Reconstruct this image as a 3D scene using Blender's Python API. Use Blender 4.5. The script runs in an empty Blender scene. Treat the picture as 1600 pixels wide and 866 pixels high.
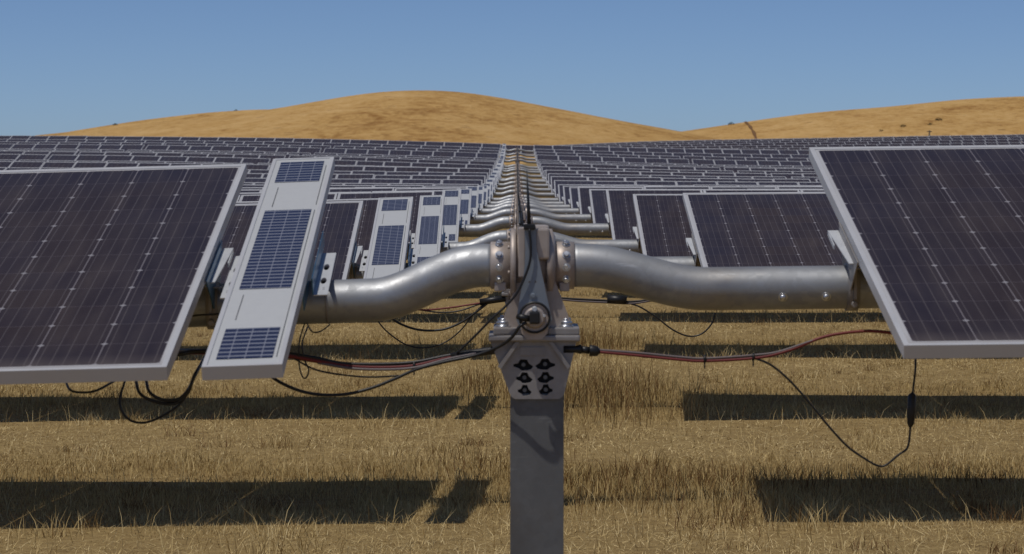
import bpy, bmesh, math, random
import numpy as np
from mathutils import Vector, Matrix, Euler

random.seed(7)
rng = np.random.default_rng(11)
R = math.radians
scene = bpy.context.scene
C = scene.collection

# ------------------------------------------------------------------ camera, light, exposure
CZ = 1.70                      # camera height above the datum
FPX = 3864.0                   # focal length in photo pixels (1600 wide)
cam_d = bpy.data.cameras.new('camera')
cam = bpy.data.objects.new('camera', cam_d)
C.objects.link(cam)
cam_d.sensor_width = 36.0
cam_d.lens = 36.0 * FPX / 1600.0
cam_d.clip_start = 0.2
cam_d.clip_end = 12000
cam.location = (0, 0, CZ)
cam.rotation_euler = (R(90) - math.atan(164.0 / FPX), 0, math.atan(7.0 / FPX))
cam_d.dof.use_dof = True
cam_d.dof.focus_distance = 13.0
cam_d.dof.aperture_fstop = 11.0
scene.camera = cam

SUN_TO = Vector((-0.27, -0.25, 1.0)).normalized()      # towards the sun
el = math.asin(SUN_TO.z)
world = bpy.data.worlds.new('World')
scene.world = world
world.use_nodes = True
wn, wl = world.node_tree.nodes, world.node_tree.links
for n in list(wn):
    wn.remove(n)
sky = wn.new('ShaderNodeTexSky')
sky.sky_type = 'NISHITA'
sky.sun_disc = False
sky.sun_elevation = el
sky.sun_rotation = math.atan2(SUN_TO.x, SUN_TO.y)
sky.altitude = 200
sky.air_density = 0.44
sky.dust_density = 0.50
sky.ozone_density = 6.5
bg = wn.new('ShaderNodeBackground')
bg.inputs['Strength'].default_value = 0.15
wo = wn.new('ShaderNodeOutputWorld')
wl.new(sky.outputs[0], bg.inputs[0])
wl.new(bg.outputs[0], wo.inputs[0])
sun_d = bpy.data.lights.new('sun', 'SUN')
sun_d.energy = 4.15
sun_d.angle = R(0.53)
sun_d.color = (1.0, 0.945, 0.87)
sun = bpy.data.objects.new('sun', sun_d)
sun.rotation_euler = SUN_TO.to_track_quat('Z', 'Y').to_euler()
C.objects.link(sun)
vs = scene.view_settings
scene.display_settings.display_device = 'sRGB'
vs.view_transform = 'Standard'
vs.look = 'None'
vs.exposure = -0.82
vs.gamma = 1.0
scene.cycles.max_bounces = 6
scene.cycles.diffuse_bounces = 3
scene.cycles.glossy_bounces = 3
scene.cycles.transparent_max_bounces = 6

# ------------------------------------------------------------------ field layout
PITCH, D1, N1 = 5.93, 6.90, 22
GX = 0.055
Yn = lambda n: D1 + (n - 1) * PITCH
# height of the tubes relative to the eye, row by row along the service lane
_ty = [455, 421, 387, 358.5, 342, 331.5, 325, 319.5, 313.5, 304.5, 297, 290, 283.5, 282.0, 275.3, 268.9, 265.5,
       261.5, 252.8, 248.2, 243, 236.3]
# height of the panels' top edges, which gives each row its own tilt
_tp = [235, 303, 302.7, 295.7, 295, 291.5, 293, 292, 288.3, 281.5, 275, 270.5, 264.4, 265, 259.2, 253.7, 251.4, 248.5, 240.5, 236.5, 232, 225.7]
ROW_TILT = []
for _i in range(22):
    _d = Yn(_i + 1)
    _rise = (_ty[_i] - 269) * _d / FPX - (_tp[_i] - 269) * (_d + .95) / FPX
    ROW_TILT.append(R(min(15.2, max(11.8, math.degrees(math.asin((_rise - .155) / .98))))))
_cy = [-20.0, 0.0] + [Yn(i + 1) for i in range(22)] + [137, 150, 175, 195, 232, 262, 400]
_cz = [-0.33, -0.33] + [(269 - y) / (FPX / Yn(i + 1)) for i, y in enumerate(_ty)] + [1.12, 1.06, 1.02, 1.08, 1.92, 2.05, 2.05]
_cy, _cz = np.array(_cy), np.array(_cz)
_m = np.gradient(_cz, _cy)


def hermite(y):
    y = np.clip(np.asarray(y, float), _cy[0], _cy[-1] - 1e-6)
    i = np.clip(np.searchsorted(_cy, y, 'right') - 1, 0, len(_cy) - 2)
    h = _cy[i + 1] - _cy[i]
    t = (y - _cy[i]) / h
    return ((2 * t**3 - 3 * t**2 + 1) * _cz[i] + (t**3 - 2 * t**2 + t) * h * _m[i]
            + (-2 * t**3 + 3 * t**2) * _cz[i + 1] + (t**3 - t**2) * h * _m[i + 1])


def tube_z(x, y):
    """world height of the torque tubes over the point x, y"""
    x = np.asarray(x, float)
    y = np.asarray(y, float)
    z = hermite(y)
    sl = np.interp(y, [6.9, 12.8, 18.8, 31, 48, 72, 90, 131, 150, 200], [-.026, -.026, -.024, -.016, .004, .014, .034, .033, .01, 0])
    sr = np.interp(y, [6.9, 12.8, 18.8, 48, 66, 90, 113, 131, 150, 180], [.012, .008, 0, 0, -.012, -.025, -.035, -.03, -.02, 0])
    z = z + np.where(x < 0, sl * 15 * np.tanh(-x / 15), sr * 12 * np.tanh(x / 12))
    z = z - np.where(x < 0, np.interp(y, [6.9, 12.8, 18.8, 25], [.019, .014, .008, 0]) * np.tanh(-x / .4), 0)
    w = np.interp(y, [140, 170, 197, 232, 262], [0, .08, .38, 1, 1])
    w = w * w * (3 - 2 * w)
    g = np.interp(x, [-60, -20, 0, 6, 12, 18, 23.5, 31, 39, 49, 70, 120], [-.6, -.4, 0, .3, .56, .70, .80, .93, 1.08, 1.24, 1.4, 1.6])
    return CZ + z + w * g


POST_H = 1.24


def ground_z(x, y):
    """the ground keeps level across the nearest rows, whose tubes slope a little on posts of different height"""
    k = np.interp(y, [0, 22, 50], [.15, .2, 1.])
    z0 = tube_z(GX + 0 * np.asarray(x, float), y)
    return z0 + (tube_z(x, y) - z0) * k - POST_H



def fnoise(x, y, s, k=0):
    return (np.sin(x / s * 1.7 + k) * np.cos(y / s * 1.3 + 2.1 * k) + np.sin((x + y) / s * 2.9 + 1.3 * k) * .5
            + np.cos((x - 1.7 * y) / s * 4.1 + k * .7) * .3) / 1.8


# ------------------------------------------------------------------ materials
def mat(name):
    m = bpy.data.materials.new(name)
    m.use_nodes = True
    nt = m.node_tree
    b = nt.nodes['Principled BSDF']
    return m, nt, b


def N(nt, t, **kw):
    n = nt.nodes.new(t)
    for k, v in kw.items():
        if k.startswith('i_'):
            n.inputs[int(k[2:])].default_value = v
        else:
            setattr(n, k, v)
    return n


def math_node(nt, op, a, b=None, c=None):
    n = nt.nodes.new('ShaderNodeMath')
    n.operation = op
    for i, v in enumerate((a, b, c)):
        if v is None:
            continue
        if isinstance(v, (int, float)):
            n.inputs[i].default_value = v
        else:
            nt.links.new(v, n.inputs[i])
    return n.outputs[0]


def mixc(nt, f, a, b):
    n = nt.nodes.new('ShaderNodeMix')
    n.data_type = 'RGBA'
    for s, v in ((0, f), (6, a), (7, b)):
        if isinstance(v, (int, float)):
            n.inputs[s].default_value = v
        elif isinstance(v, tuple):
            n.inputs[s].default_value = v if len(v) == 4 else (*v, 1)
        else:
            nt.links.new(v, n.inputs[s])
    return n.outputs[2]


def metal(name, col, metallic=.6, rough=.42, var=.25, scale=30, dirt=None, dirt_amt=0., bump=.15, spangle=0.):
    m, nt, b = mat(name)
    tc = N(nt, 'ShaderNodeTexCoord')
    n1 = N(nt, 'ShaderNodeTexNoise')
    n1.inputs['Scale'].default_value = scale
    n1.inputs['Detail'].default_value = 6
    nt.links.new(tc.outputs['Object'], n1.inputs['Vector'])
    v = N(nt, 'ShaderNodeTexVoronoi')
    v.inputs['Scale'].default_value = scale * 3
    nt.links.new(tc.outputs['Object'], v.inputs['Vector'])
    dark = tuple(c * (1 - var) for c in col)
    lite = tuple(min(1, c * (1 + var * .5)) for c in col)
    base = mixc(nt, n1.outputs[0], dark, lite)
    base = mixc(nt, math_node(nt, 'MULTIPLY', v.outputs['Distance'], .25), base, dark)
    if dirt:
        n2 = N(nt, 'ShaderNodeTexNoise')
        n2.inputs['Scale'].default_value = scale * .35
        n2.inputs['Detail'].default_value = 8
        n2.inputs['Roughness'].default_value = .7
        nt.links.new(tc.outputs['Object'], n2.inputs['Vector'])
        r = N(nt, 'ShaderNodeValToRGB')
        r.color_ramp.elements[0].position = .48
        r.color_ramp.elements[1].position = .68
        nt.links.new(n2.outputs[0], r.inputs[0])
        base = mixc(nt, math_node(nt, 'MULTIPLY', r.outputs[0], dirt_amt), base, dirt)
    nt.links.new(base, b.inputs['Base Color'])
    b.inputs['Metallic'].default_value = metallic
    rr = N(nt, 'ShaderNodeMapRange')
    rr.inputs['To Min'].default_value = rough - .1
    rr.inputs['To Max'].default_value = rough + .14
    nt.links.new(n1.outputs[0], rr.inputs[0])
    nt.links.new(rr.outputs[0], b.inputs['Roughness'])
    if spangle:
        v2 = N(nt, 'ShaderNodeTexVoronoi')
        v2.inputs['Scale'].default_value = 55
        nt.links.new(tc.outputs['Object'], v2.inputs['Vector'])
        sx = N(nt, 'ShaderNodeSeparateXYZ')
        nt.links.new(v2.outputs['Color'], sx.inputs[0])
        n3 = N(nt, 'ShaderNodeTexNoise')
        n3.inputs['Scale'].default_value = 4.5
        n3.inputs['Detail'].default_value = 9
        n3.inputs['Roughness'].default_value = .65
        n3.inputs['Distortion'].default_value = .6
        nt.links.new(tc.outputs['Object'], n3.inputs['Vector'])
        k = math_node(nt, 'ADD', math_node(nt, 'MULTIPLY', sx.outputs[0], .35 * spangle),
                      math_node(nt, 'MULTIPLY', math_node(nt, 'SUBTRACT', n3.outputs[0], .5), 1.8 * spangle))
        base = mixc(nt, math_node(nt, 'ADD', k, .2), base, tuple(c * .62 for c in col))
        scr = N(nt, 'ShaderNodeTexNoise')
        scr.inputs['Scale'].default_value = 3
        scr.inputs['Detail'].default_value = 12
        scr.inputs['Roughness'].default_value = .8
        mp3 = N(nt, 'ShaderNodeMapping')
        mp3.inputs['Scale'].default_value = (1.2, 9, 9)
        mp3.inputs['Rotation'].default_value = (.1, .35, .2)
        nt.links.new(tc.outputs['Object'], mp3.inputs['Vector'])
        nt.links.new(mp3.outputs[0], scr.inputs['Vector'])
        hit = N(nt, 'ShaderNodeMapRange')
        hit.inputs['From Min'].default_value = .60
        hit.inputs['From Max'].default_value = .66
        hit.inputs['To Max'].default_value = .4
        nt.links.new(scr.outputs[0], hit.inputs[0])
        base = mixc(nt, hit.outputs[0], base, tuple(min(1, c * 1.5) for c in col))
        nt.links.new(base, b.inputs['Base Color'])
        r2 = math_node(nt, 'ADD', rr.outputs[0], math_node(nt, 'MULTIPLY', math_node(nt, 'SUBTRACT', k, .1), .35))
        nt.links.new(r2, b.inputs['Roughness'])
    if bump:
        bp = N(nt, 'ShaderNodeBump')
        bp.inputs['Strength'].default_value = bump
        bp.inputs['Distance'].default_value = .002
        nt.links.new(n1.outputs[0], bp.inputs['Height'])
        nt.links.new(bp.outputs[0], b.inputs['Normal'])
    return m


def plain(name, col, rough=.5, metallic=0., spec=.5, var=.12, scale=40):
    m, nt, b = mat(name)
    tc = N(nt, 'ShaderNodeTexCoord')
    n1 = N(nt, 'ShaderNodeTexNoise')
    n1.inputs['Scale'].default_value = scale
    n1.inputs['Detail'].default_value = 5
    nt.links.new(tc.outputs['Object'], n1.inputs['Vector'])
    base = mixc(nt, n1.outputs[0], tuple(c * (1 - var) for c in col), tuple(min(1, c * (1 + var)) for c in col))
    nt.links.new(base, b.inputs['Base Color'])
    b.inputs['Roughness'].default_value = rough
    b.inputs['Metallic'].default_value = metallic
    b.inputs['Specular IOR Level'].default_value = spec
    return m


M_TUBE = metal('galvanised_tube', (.42, .435, .455), .66, .52, .22, 9, (.25, .20, .14), .45, spangle=.75)
M_CAST = metal('weathered_casting', (.54, .47, .42), .35, .5, .2, 14, (.26, .16, .09), .65, spangle=.4)
M_PLATE = metal('galvanised_plate', (.38, .36, .35), .4, .5, .25, 12, (.2, .15, .10), .6, spangle=.5)
M_ARM = metal('blue_grey_arm', (.27, .31, .36), .35, .5, .2, 14, spangle=.4)
M_POST = metal('post_steel', (.20, .205, .21), .35, .55, .3, 7, (.10, .075, .05), .6, spangle=.9)
M_BOLT = metal('zinc_bolt', (.58, .6, .64), .85, .28, .1, 80)
M_FRAME = metal('anodised_frame', (.60, .60, .61), .25, .45, .05, 6, (.5, .46, .42), .2, 0)
M_RAIL = metal('white_zinc_rail', (.62, .64, .66), .25, .45, .1, 24)
M_WEB = plain('painted_sky_web', (.05, .15, .27), .35, .5)  # sky reflection put into the web's base colour
M_BLACK = plain('black_rubber', (.012, .012, .013), .45)
M_DARK = plain('painted_recess_shade', (.01, .01, .01), .7)  # near-black colour standing in for shade inside slots
M_RED = plain('red_cable', (.17, .02, .018), .55)
M_GREYC = plain('pale_cable', (.16, .13, .13), .55)
M_BACK = plain('white_backsheet', (.6, .6, .6), .5)
M_ORANGE = plain('rust_paint', (.35, .14, .04), .5)


def cell_material():
    m, nt, b = mat('mono_cells_under_glass')
    uv = N(nt, 'ShaderNodeUVMap')
    sep = N(nt, 'ShaderNodeSeparateXYZ')
    nt.links.new(uv.outputs[0], sep.inputs[0])
    u, v = sep.outputs[0], sep.outputs[1]                 # in metres from the laminate's corner
    CS = .1575
    u0, v0 = math_node(nt, 'SUBTRACT', u, .0115), math_node(nt, 'SUBTRACT', v, .023)
    cu, cv = math_node(nt, 'DIVIDE', u0, CS), math_node(nt, 'DIVIDE', v0, CS)
    fu, fv = math_node(nt, 'FRACT', cu), math_node(nt, 'FRACT', cv)
    du = math_node(nt, 'SUBTRACT', .5, math_node(nt, 'ABSOLUTE', math_node(nt, 'SUBTRACT', fu, .5)))   # distance to the cell border
    dv = math_node(nt, 'SUBTRACT', .5, math_node(nt, 'ABSOLUTE', math_node(nt, 'SUBTRACT', fv, .5)))
    gap_u = math_node(nt, 'LESS_THAN', du, .0115)
    gap_v = math_node(nt, 'LESS_THAN', dv, .0085)
    dia = math_node(nt, 'LESS_THAN', math_node(nt, 'ADD', du, dv), .062)
    f5 = math_node(nt, 'FRACT', math_node(nt, 'MULTIPLY', fu, 5))
    bus = math_node(nt, 'LESS_THAN', math_node(nt, 'ABSOLUTE', math_node(nt, 'SUBTRACT', f5, .5)), .048)
    inside = math_node(nt, 'MULTIPLY',
                       math_node(nt, 'MULTIPLY', math_node(nt, 'GREATER_THAN', cu, 0), math_node(nt, 'LESS_THAN', cu, 6)),
                       math_node(nt, 'MULTIPLY', math_node(nt, 'GREATER_THAN', cv, 0), math_node(nt, 'LESS_THAN', cv, 12)))
    idv = N(nt, 'ShaderNodeCombineXYZ')
    nt.links.new(math_node(nt, 'FLOOR', cu), idv.inputs[0])
    nt.links.new(math_node(nt, 'FLOOR', cv), idv.inputs[1])
    oi = N(nt, 'ShaderNodeObjectInfo')
    nt.links.new(math_node(nt, 'MULTIPLY', oi.outputs['Random'], 31.0), idv.inputs[2])
    wn_ = N(nt, 'ShaderNodeTexWhiteNoise')
    nt.links.new(idv.outputs[0], wn_.inputs['Vector'])
    cell = mixc(nt, wn_.outputs[0], (.0310, .0185, .0140), (.0430, .0265, .0185))
    # cells turn bluish towards the module's rim
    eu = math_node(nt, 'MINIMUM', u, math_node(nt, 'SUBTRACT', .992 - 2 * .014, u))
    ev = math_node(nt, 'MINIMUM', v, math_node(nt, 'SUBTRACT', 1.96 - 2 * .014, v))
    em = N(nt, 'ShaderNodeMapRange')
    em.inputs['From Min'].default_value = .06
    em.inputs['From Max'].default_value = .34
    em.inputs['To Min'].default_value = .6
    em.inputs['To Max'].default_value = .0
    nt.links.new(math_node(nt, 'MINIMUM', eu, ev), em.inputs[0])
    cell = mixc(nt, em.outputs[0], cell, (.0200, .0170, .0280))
    cell = mixc(nt, math_node(nt, 'MULTIPLY', math_node(nt, 'GREATER_THAN', wn_.outputs[0], .86), .35), cell, (.0200, .0160, .0270))
    # whole-module tint varies from module to module
    cell = mixc(nt, math_node(nt, 'MULTIPLY', oi.outputs['Random'], .35), cell, (.020, .012, .013))
    col = mixc(nt, math_node(nt, 'MULTIPLY', bus, .75), cell, (.088, .074, .074))
    col = mixc(nt, math_node(nt, 'MULTIPLY', gap_v, .65), col, (.11, .092, .10))
    col = mixc(nt, math_node(nt, 'MULTIPLY', gap_u, .8), col, (.20, .18, .19))
    col = mixc(nt, math_node(nt, 'MULTIPLY', dia, .8), col, (.34, .33, .35))
    col = mixc(nt, inside, (.50, .50, .51), col)
    # dust film, streaked down the glass
    tc = N(nt, 'ShaderNodeTexCoord')
    mp = N(nt, 'ShaderNodeMapping')
    mp.inputs['Scale'].default_value = (9, 1.6, 1)
    nt.links.new(tc.outputs['Object'], mp.inputs['Vector'])
    no = N(nt, 'ShaderNodeTexNoise')
    no.inputs['Scale'].default_value = 1.6
    no.inputs['Detail'].default_value = 8
    nt.links.new(mp.outputs[0], no.inputs['Vector'])
    low = N(nt, 'ShaderNodeMapRange')                       # dust gathers along the low edge
    low.inputs['From Min'].default_value = .10
    low.inputs['From Max'].default_value = 0.0
    low.inputs['To Max'].default_value = .30
    nt.links.new(v, low.inputs[0])
    d = math_node(nt, 'ADD', math_node(nt, 'MULTIPLY', math_node(nt, 'POWER', no.outputs[0], 2.2), .36), low.outputs[0])
    col = mixc(nt, d, col, (.20, .165, .145))
    sp = N(nt, 'ShaderNodeTexVoronoi')                      # a few droppings
    sp.inputs['Scale'].default_value = 1.6
    nt.links.new(tc.outputs['Object'], sp.inputs['Vector'])
    spk = math_node(nt, 'MULTIPLY', math_node(nt, 'LESS_THAN', sp.outputs['Distance'], .018), .8)
    col = mixc(nt, spk, col, (.55, .52, .46))
    nt.links.new(col, b.inputs['Base Color'])
    rr = N(nt, 'ShaderNodeMapRange')
    rr.inputs['To Min'].default_value = .10
    rr.inputs['To Max'].default_value = .30
    nt.links.new(no.outputs[0], rr.inputs[0])
    nt.links.new(rr.outputs[0], b.inputs['Roughness'])
    b.inputs['Specular IOR Level'].default_value = .10
    return m


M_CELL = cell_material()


def control_cells():
    m, nt, b = mat('blue_strip_cells')
    uv = N(nt, 'ShaderNodeUVMap')
    sep = N(nt, 'ShaderNodeSeparateXYZ')
    nt.links.new(uv.outputs[0], sep.inputs[0])
    u, v = sep.outputs[0], sep.outputs[1]
    fv = math_node(nt, 'FRACT', math_node(nt, 'DIVIDE', v, .0305))
    fu = math_node(nt, 'FRACT', math_node(nt, 'DIVIDE', u, .039))
    line = math_node(nt, 'LESS_THAN', math_node(nt, 'ABSOLUTE', math_node(nt, 'SUBTRACT', fv, .5)), .16)
    bus = math_node(nt, 'LESS_THAN', math_node(nt, 'ABSOLUTE', math_node(nt, 'SUBTRACT', fu, .5)), .035)
    col = mixc(nt, math_node(nt, 'MULTIPLY', line, .8), (.022, .027, .066), (.25, .26, .30))
    col = mixc(nt, math_node(nt, 'MULTIPLY', bus, .6), col, (.3, .31, .36))
    nt.links.new(col, b.inputs['Base Color'])
    b.inputs['Roughness'].default_value = .2
    b.inputs['Specular IOR Level'].default_value = .3
    return m


M_CCELL = control_cells()
M_WHITE = plain('white_backing', (.52, .53, .53), .4, var=.05)


def straw_ground():
    m, nt, b = mat('dry_straw_ground')
    geo = N(nt, 'ShaderNodeNewGeometry')
    mp = N(nt, 'ShaderNodeMapping')
    mp.inputs['Scale'].default_value = (1, 2.2, 1)
    nt.links.new(geo.outputs['Position'], mp.inputs['Vector'])
    cols = []
    for s, dt in ((.35, 6), (6, 8), (55, 6)):
        n = N(nt, 'ShaderNodeTexNoise')
        n.inputs['Scale'].default_value = s
        n.inputs['Detail'].default_value = dt
        n.inputs['Roughness'].default_value = .65
        nt.links.new(mp.outputs[0], n.inputs['Vector'])
        cols.append(n.outputs[0])
    r = N(nt, 'ShaderNodeValToRGB')
    e = r.color_ramp.elements
    e[0].position, e[0].color = .36, (.12, .075, .03, 1)
    e[1].position, e[1].color = .62, (.44, .32, .14, 1)
    x = e.new(.5)
    x.color = (.31, .215, .09, 1)
    mix = math_node(nt, 'ADD', math_node(nt, 'MULTIPLY', cols[1], .45), math_node(nt, 'MULTIPLY', cols[2], .55))
    nt.links.new(mix, r.inputs[0])
    col = mixc(nt, math_node(nt, 'MULTIPLY', cols[0], .5), r.outputs[0], (.30, .21, .09))
    nt.links.new(col, b.inputs['Base Color'])
    b.inputs['Roughness'].default_value = .95
    b.inputs['Specular IOR Level'].default_value = .1
    bp = N(nt, 'ShaderNodeBump')
    bp.inputs['Strength'].default_value = .7
    bp.inputs['Distance'].default_value = .03
    nt.links.new(mix, bp.inputs['Height'])
    nt.links.new(bp.outputs[0], b.inputs['Normal'])
    return m


M_GROUND = straw_ground()


def grass_mat():
    m, nt, b = mat('dry_grass_blades')
    at = N(nt, 'ShaderNodeAttribute', attribute_name='tint')
    r = N(nt, 'ShaderNodeValToRGB')
    e = r.color_ramp.elements
    e[0].position, e[0].color = 0, (.12, .055, .02, 1)
    e[1].position, e[1].color = 1, (.72, .58, .31, 1)
    for p, c in ((.15, (.20, .11, .04, 1)), (.45, (.45, .335, .145, 1)), (.75, (.58, .43, .19, 1))):
        x = e.new(p)
        x.color = c
    nt.links.new(at.outputs['Fac'], r.inputs[0])
    nt.links.new(r.outputs[0], b.inputs['Base Color'])
    b.inputs['Roughness'].default_value = .7
    b.inputs['Specular IOR Level'].default_value = .2
    return m


M_GRASS = grass_mat()


def hill_mat():
    m, nt, b = mat('golden_hill_grass')
    geo = N(nt, 'ShaderNodeNewGeometry')
    mp = N(nt, 'ShaderNodeMapping')
    mp.inputs['Scale'].default_value = (1, .30, 1.6)
    nt.links.new(geo.outputs['Position'], mp.inputs['Vector'])
    outs = []
    for s, dt, ro in ((.010, 6, .6), (.05, 10, .72), (.30, 8, .75)):
        n = N(nt, 'ShaderNodeTexNoise')
        n.inputs['Scale'].default_value = s
        n.inputs['Detail'].default_value = dt
        n.inputs['Roughness'].default_value = ro
        nt.links.new(mp.outputs[0], n.inputs['Vector'])
        outs.append(n.outputs[0])
    f = math_node(nt, 'ADD', math_node(nt, 'MULTIPLY', outs[0], .25),
                  math_node(nt, 'ADD', math_node(nt, 'MULTIPLY', outs[1], .38), math_node(nt, 'MULTIPLY', outs[2], .37)))
    r = N(nt, 'ShaderNodeValToRGB')
    e = r.color_ramp.elements
    e[0].position, e[0].color = .40, (.29, .145, .044, 1)
    e[1].position, e[1].color = .60, (.64, .42, .18, 1)
    x = e.new(.49)
    x.color = (.52, .315, .112, 1)
    nt.links.new(f, r.inputs[0])
    vo = N(nt, 'ShaderNodeTexVoronoi')
    vo.inputs['Scale'].default_value = .13
    vo.inputs['Randomness'].default_value = 1
    nt.links.new(geo.outputs['Position'], vo.inputs['Vector'])
    sc_ = N(nt, 'ShaderNodeSeparateXYZ')
    nt.links.new(vo.outputs['Color'], sc_.inputs[0])
    rad = math_node(nt, 'MULTIPLY', math_node(nt, 'MULTIPLY', sc_.outputs[0], sc_.outputs[1]), math_node(nt, 'MULTIPLY', outs[1], .75))
    speck = math_node(nt, 'LESS_THAN', vo.outputs['Distance'], rad)
    hc = mixc(nt, math_node(nt, 'MULTIPLY', speck, .55), r.outputs[0], (.17, .085, .03))
    nt.links.new(hc, b.inputs['Base Color'])
    b.inputs['Roughness'].default_value = 1
    b.inputs['Specular IOR Level'].default_value = .05
    bp = N(nt, 'ShaderNodeBump')
    bp.inputs['Strength'].default_value = .9
    bp.inputs['Distance'].default_value = 2.2
    nt.links.new(f, bp.inputs['Height'])
    nt.links.new(bp.outputs[0], b.inputs['Normal'])
    return m


M_HILL = hill_mat()
M_PATH = plain('bare_earth_track', (.20, .11, .05), .95, spec=.05, scale=.3)
M_BUSH = plain('scrub_leaves', (.05, .045, .02), .9, spec=.1, scale=3)
M_WOOD = plain('weathered_pole', (.09, .07, .05), .9)

# ------------------------------------------------------------------ mesh helpers


class MB:
    """collects shapes into one mesh"""

    def __init__(s):
        s.v, s.f, s.mi, s.sm, s.uv = [], [], [], [], {}
        s.m = 0

    def add(s, vs, fs, smooth=False, mtx=None, mi=None):
        o = len(s.v)
        for p in vs:
            s.v.append(tuple(mtx @ Vector(p)) if mtx else tuple(p))
        for f in fs:
            s.f.append(tuple(i + o for i in f))
            s.mi.append(s.m if mi is None else mi)
            s.sm.append(smooth)
        return o

    def box(s, lo, hi, mtx=None, bev=0., mi=None):
        if bev <= 0:
            x0, y0, z0 = lo
            x1, y1, z1 = hi
            s.add([(x0, y0, z0), (x1, y0, z0), (x1, y1, z0), (x0, y1, z0), (x0, y0, z1), (x1, y0, z1), (x1, y1, z1), (x0, y1, z1)],
                  [(0, 3, 2, 1), (4, 5, 6, 7), (0, 1, 5, 4), (1, 2, 6, 5), (2, 3, 7, 6), (3, 0, 4, 7)], mtx=mtx, mi=mi)
            return s
        bm = bmesh.new()
        bmesh.ops.create_cube(bm, size=1)
        for v in bm.verts:
            v.co = Vector([lo[i] + (v.co[i] + .5) * (hi[i] - lo[i]) for i in range(3)])
        bmesh.ops.bevel(bm, geom=list(bm.edges), offset=bev, segments=2, affect='EDGES', profile=.6)
        s.bm(bm, mtx, mi)
        return s

    def bm(s, bm, mtx=None, mi=None, smooth=False):
        bm.verts.index_update()
        s.add([v.co[:] for v in bm.verts], [[v.index for v in f.verts] for f in bm.faces], smooth, mtx, mi)
        bm.free()

    def sweep(s, pts, rad, seg=16, caps=True, closed=False, mi=None):
        """tube along a polyline; rad a number or a list"""
        pts = [Vector(p) for p in pts]
        n = len(pts)
        if not hasattr(rad, '__len__'):
            rad = [rad] * n
        prev = None
        V = []
        for i, p in enumerate(pts):
            t = (pts[min(i + 1, n - 1)] - pts[max(i - 1, 0)]).normalized()
            if prev is None:
                a = Vector((0, 0, 1)) if abs(t.z) < .9 else Vector((0, 1, 0))
                u = t.cross(a).normalized()
            else:
                u = (prev - t * prev.dot(t)).normalized()
            prev = u
            w = t.cross(u)
            for k in range(seg):
                a = 2 * math.pi * k / seg
                V.append(p + (u * math.cos(a) + w * math.sin(a)) * rad[i])
        F = []
        for i in range(n - 1):
            for k in range(seg):
                k2 = (k + 1) % seg
                F.append((i * seg + k, i * seg + k2, (i + 1) * seg + k2, (i + 1) * seg + k))
        o = s.add(V, F, True, mi=mi)
        if caps:
            s.f += [tuple(o + k for k in range(seg))[::-1], tuple(o + (n - 1) * seg + k for k in range(seg))]
            s.mi += [s.m if mi is None else mi] * 2
            s.sm += [False] * 2
        return s

    def cyl(s, a, b, r, seg=20, bev=0., mi=None):
        a, b = Vector(a), Vector(b)
        if bev:
            d = (b - a).normalized()
            return s.sweep_hard([a, a + d * bev, b - d * bev, b], [r - bev, r, r, r - bev], seg, mi)
        return s.sweep([a, b], r, seg, mi=mi)

    def sweep_hard(s, pts, rad, seg, mi=None):
        return s.sweep(pts, rad, seg, mi=mi)

    def hexa(s, c, axis, r, h, mi=None):
        a = Vector(c)
        return s.sweep([a, a + Vector(axis) * h * .8, a + Vector(axis) * h], [r, r, r * .82], 6, mi=mi)

    def prism(s, poly, y0, y1, mtx=None, mi=None):
        """polygon in x,z extruded from y0 to y1 (y0 the near face)"""
        n = len(poly)
        V = [(x, y0, z) for x, z in poly] + [(x, y1, z) for x, z in poly]
        area = sum(poly[i][0] * poly[(i + 1) % n][1] - poly[(i + 1) % n][0] * poly[i][1] for i in range(n))
        idx = list(range(n))
        if area < 0:
            idx = idx[::-1]
        F = [tuple(idx), tuple(i + n for i in idx[::-1])]
        for k in range(n):
            i, j = idx[k], idx[(k + 1) % n]
            F.append((j, i, i + n, j + n))
        s.add(V, F, mtx=mtx, mi=mi)
        return s

    def build(s, name, mats, parent=None, flat=True):
        me = bpy.data.meshes.new(name)
        me.from_pydata(s.v, [], s.f)
        if not isinstance(mats, (list, tuple)):
            mats = [mats]
        for m in mats:
            me.materials.append(m)
        me.polygons.foreach_set('material_index', s.mi)
        me.polygons.foreach_set('use_smooth', s.sm)
        me.update()
        return put(name, me, parent)


def put(name, me, parent=None, loc=None, rot=None):
    o = bpy.data.objects.new(name, me)
    C.objects.link(o)
    o.parent = parent
    if loc is not None:
        o.location = loc
    if rot is not None:
        o.rotation_euler = rot
    return o


def tag(o, label=None, cat=None, group=None, kind=None):
    for k, v in (('label', label), ('category', cat), ('group', group), ('kind', kind)):
        if v:
            o[k] = v
    return o


def empty(name, loc):
    o = bpy.data.objects.new(name, None)
    C.objects.link(o)
    o.location = loc
    o.empty_display_size = .2
    return o


def holed_plate(outline, holes, thick):
    """flat plate (x, z) with real holes, as vertex and face lists; thickness along y, centred"""
    cu = bpy.data.curves.new('plate_outline', 'CURVE')
    cu.dimensions = '2D'
    cu.fill_mode = 'BOTH'
    cu.extrude = thick / 2
    for poly in [outline] + holes:
        sp = cu.splines.new('POLY')
        sp.points.add(len(poly) - 1)
        for p, (x, z) in zip(sp.points, poly):
            p.co = (x, z, 0, 1)
        sp.use_cyclic_u = True
    ob = bpy.data.objects.new('plate_outline', cu)
    me = bpy.data.meshes.new_from_object(ob)
    V = [(v.co.x, -v.co.z, v.co.y) for v in me.vertices]
    F = [tuple(p.vertices) for p in me.polygons]
    bpy.data.objects.remove(ob)
    bpy.data.curves.remove(cu)
    bpy.data.meshes.remove(me)
    return V, F


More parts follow.
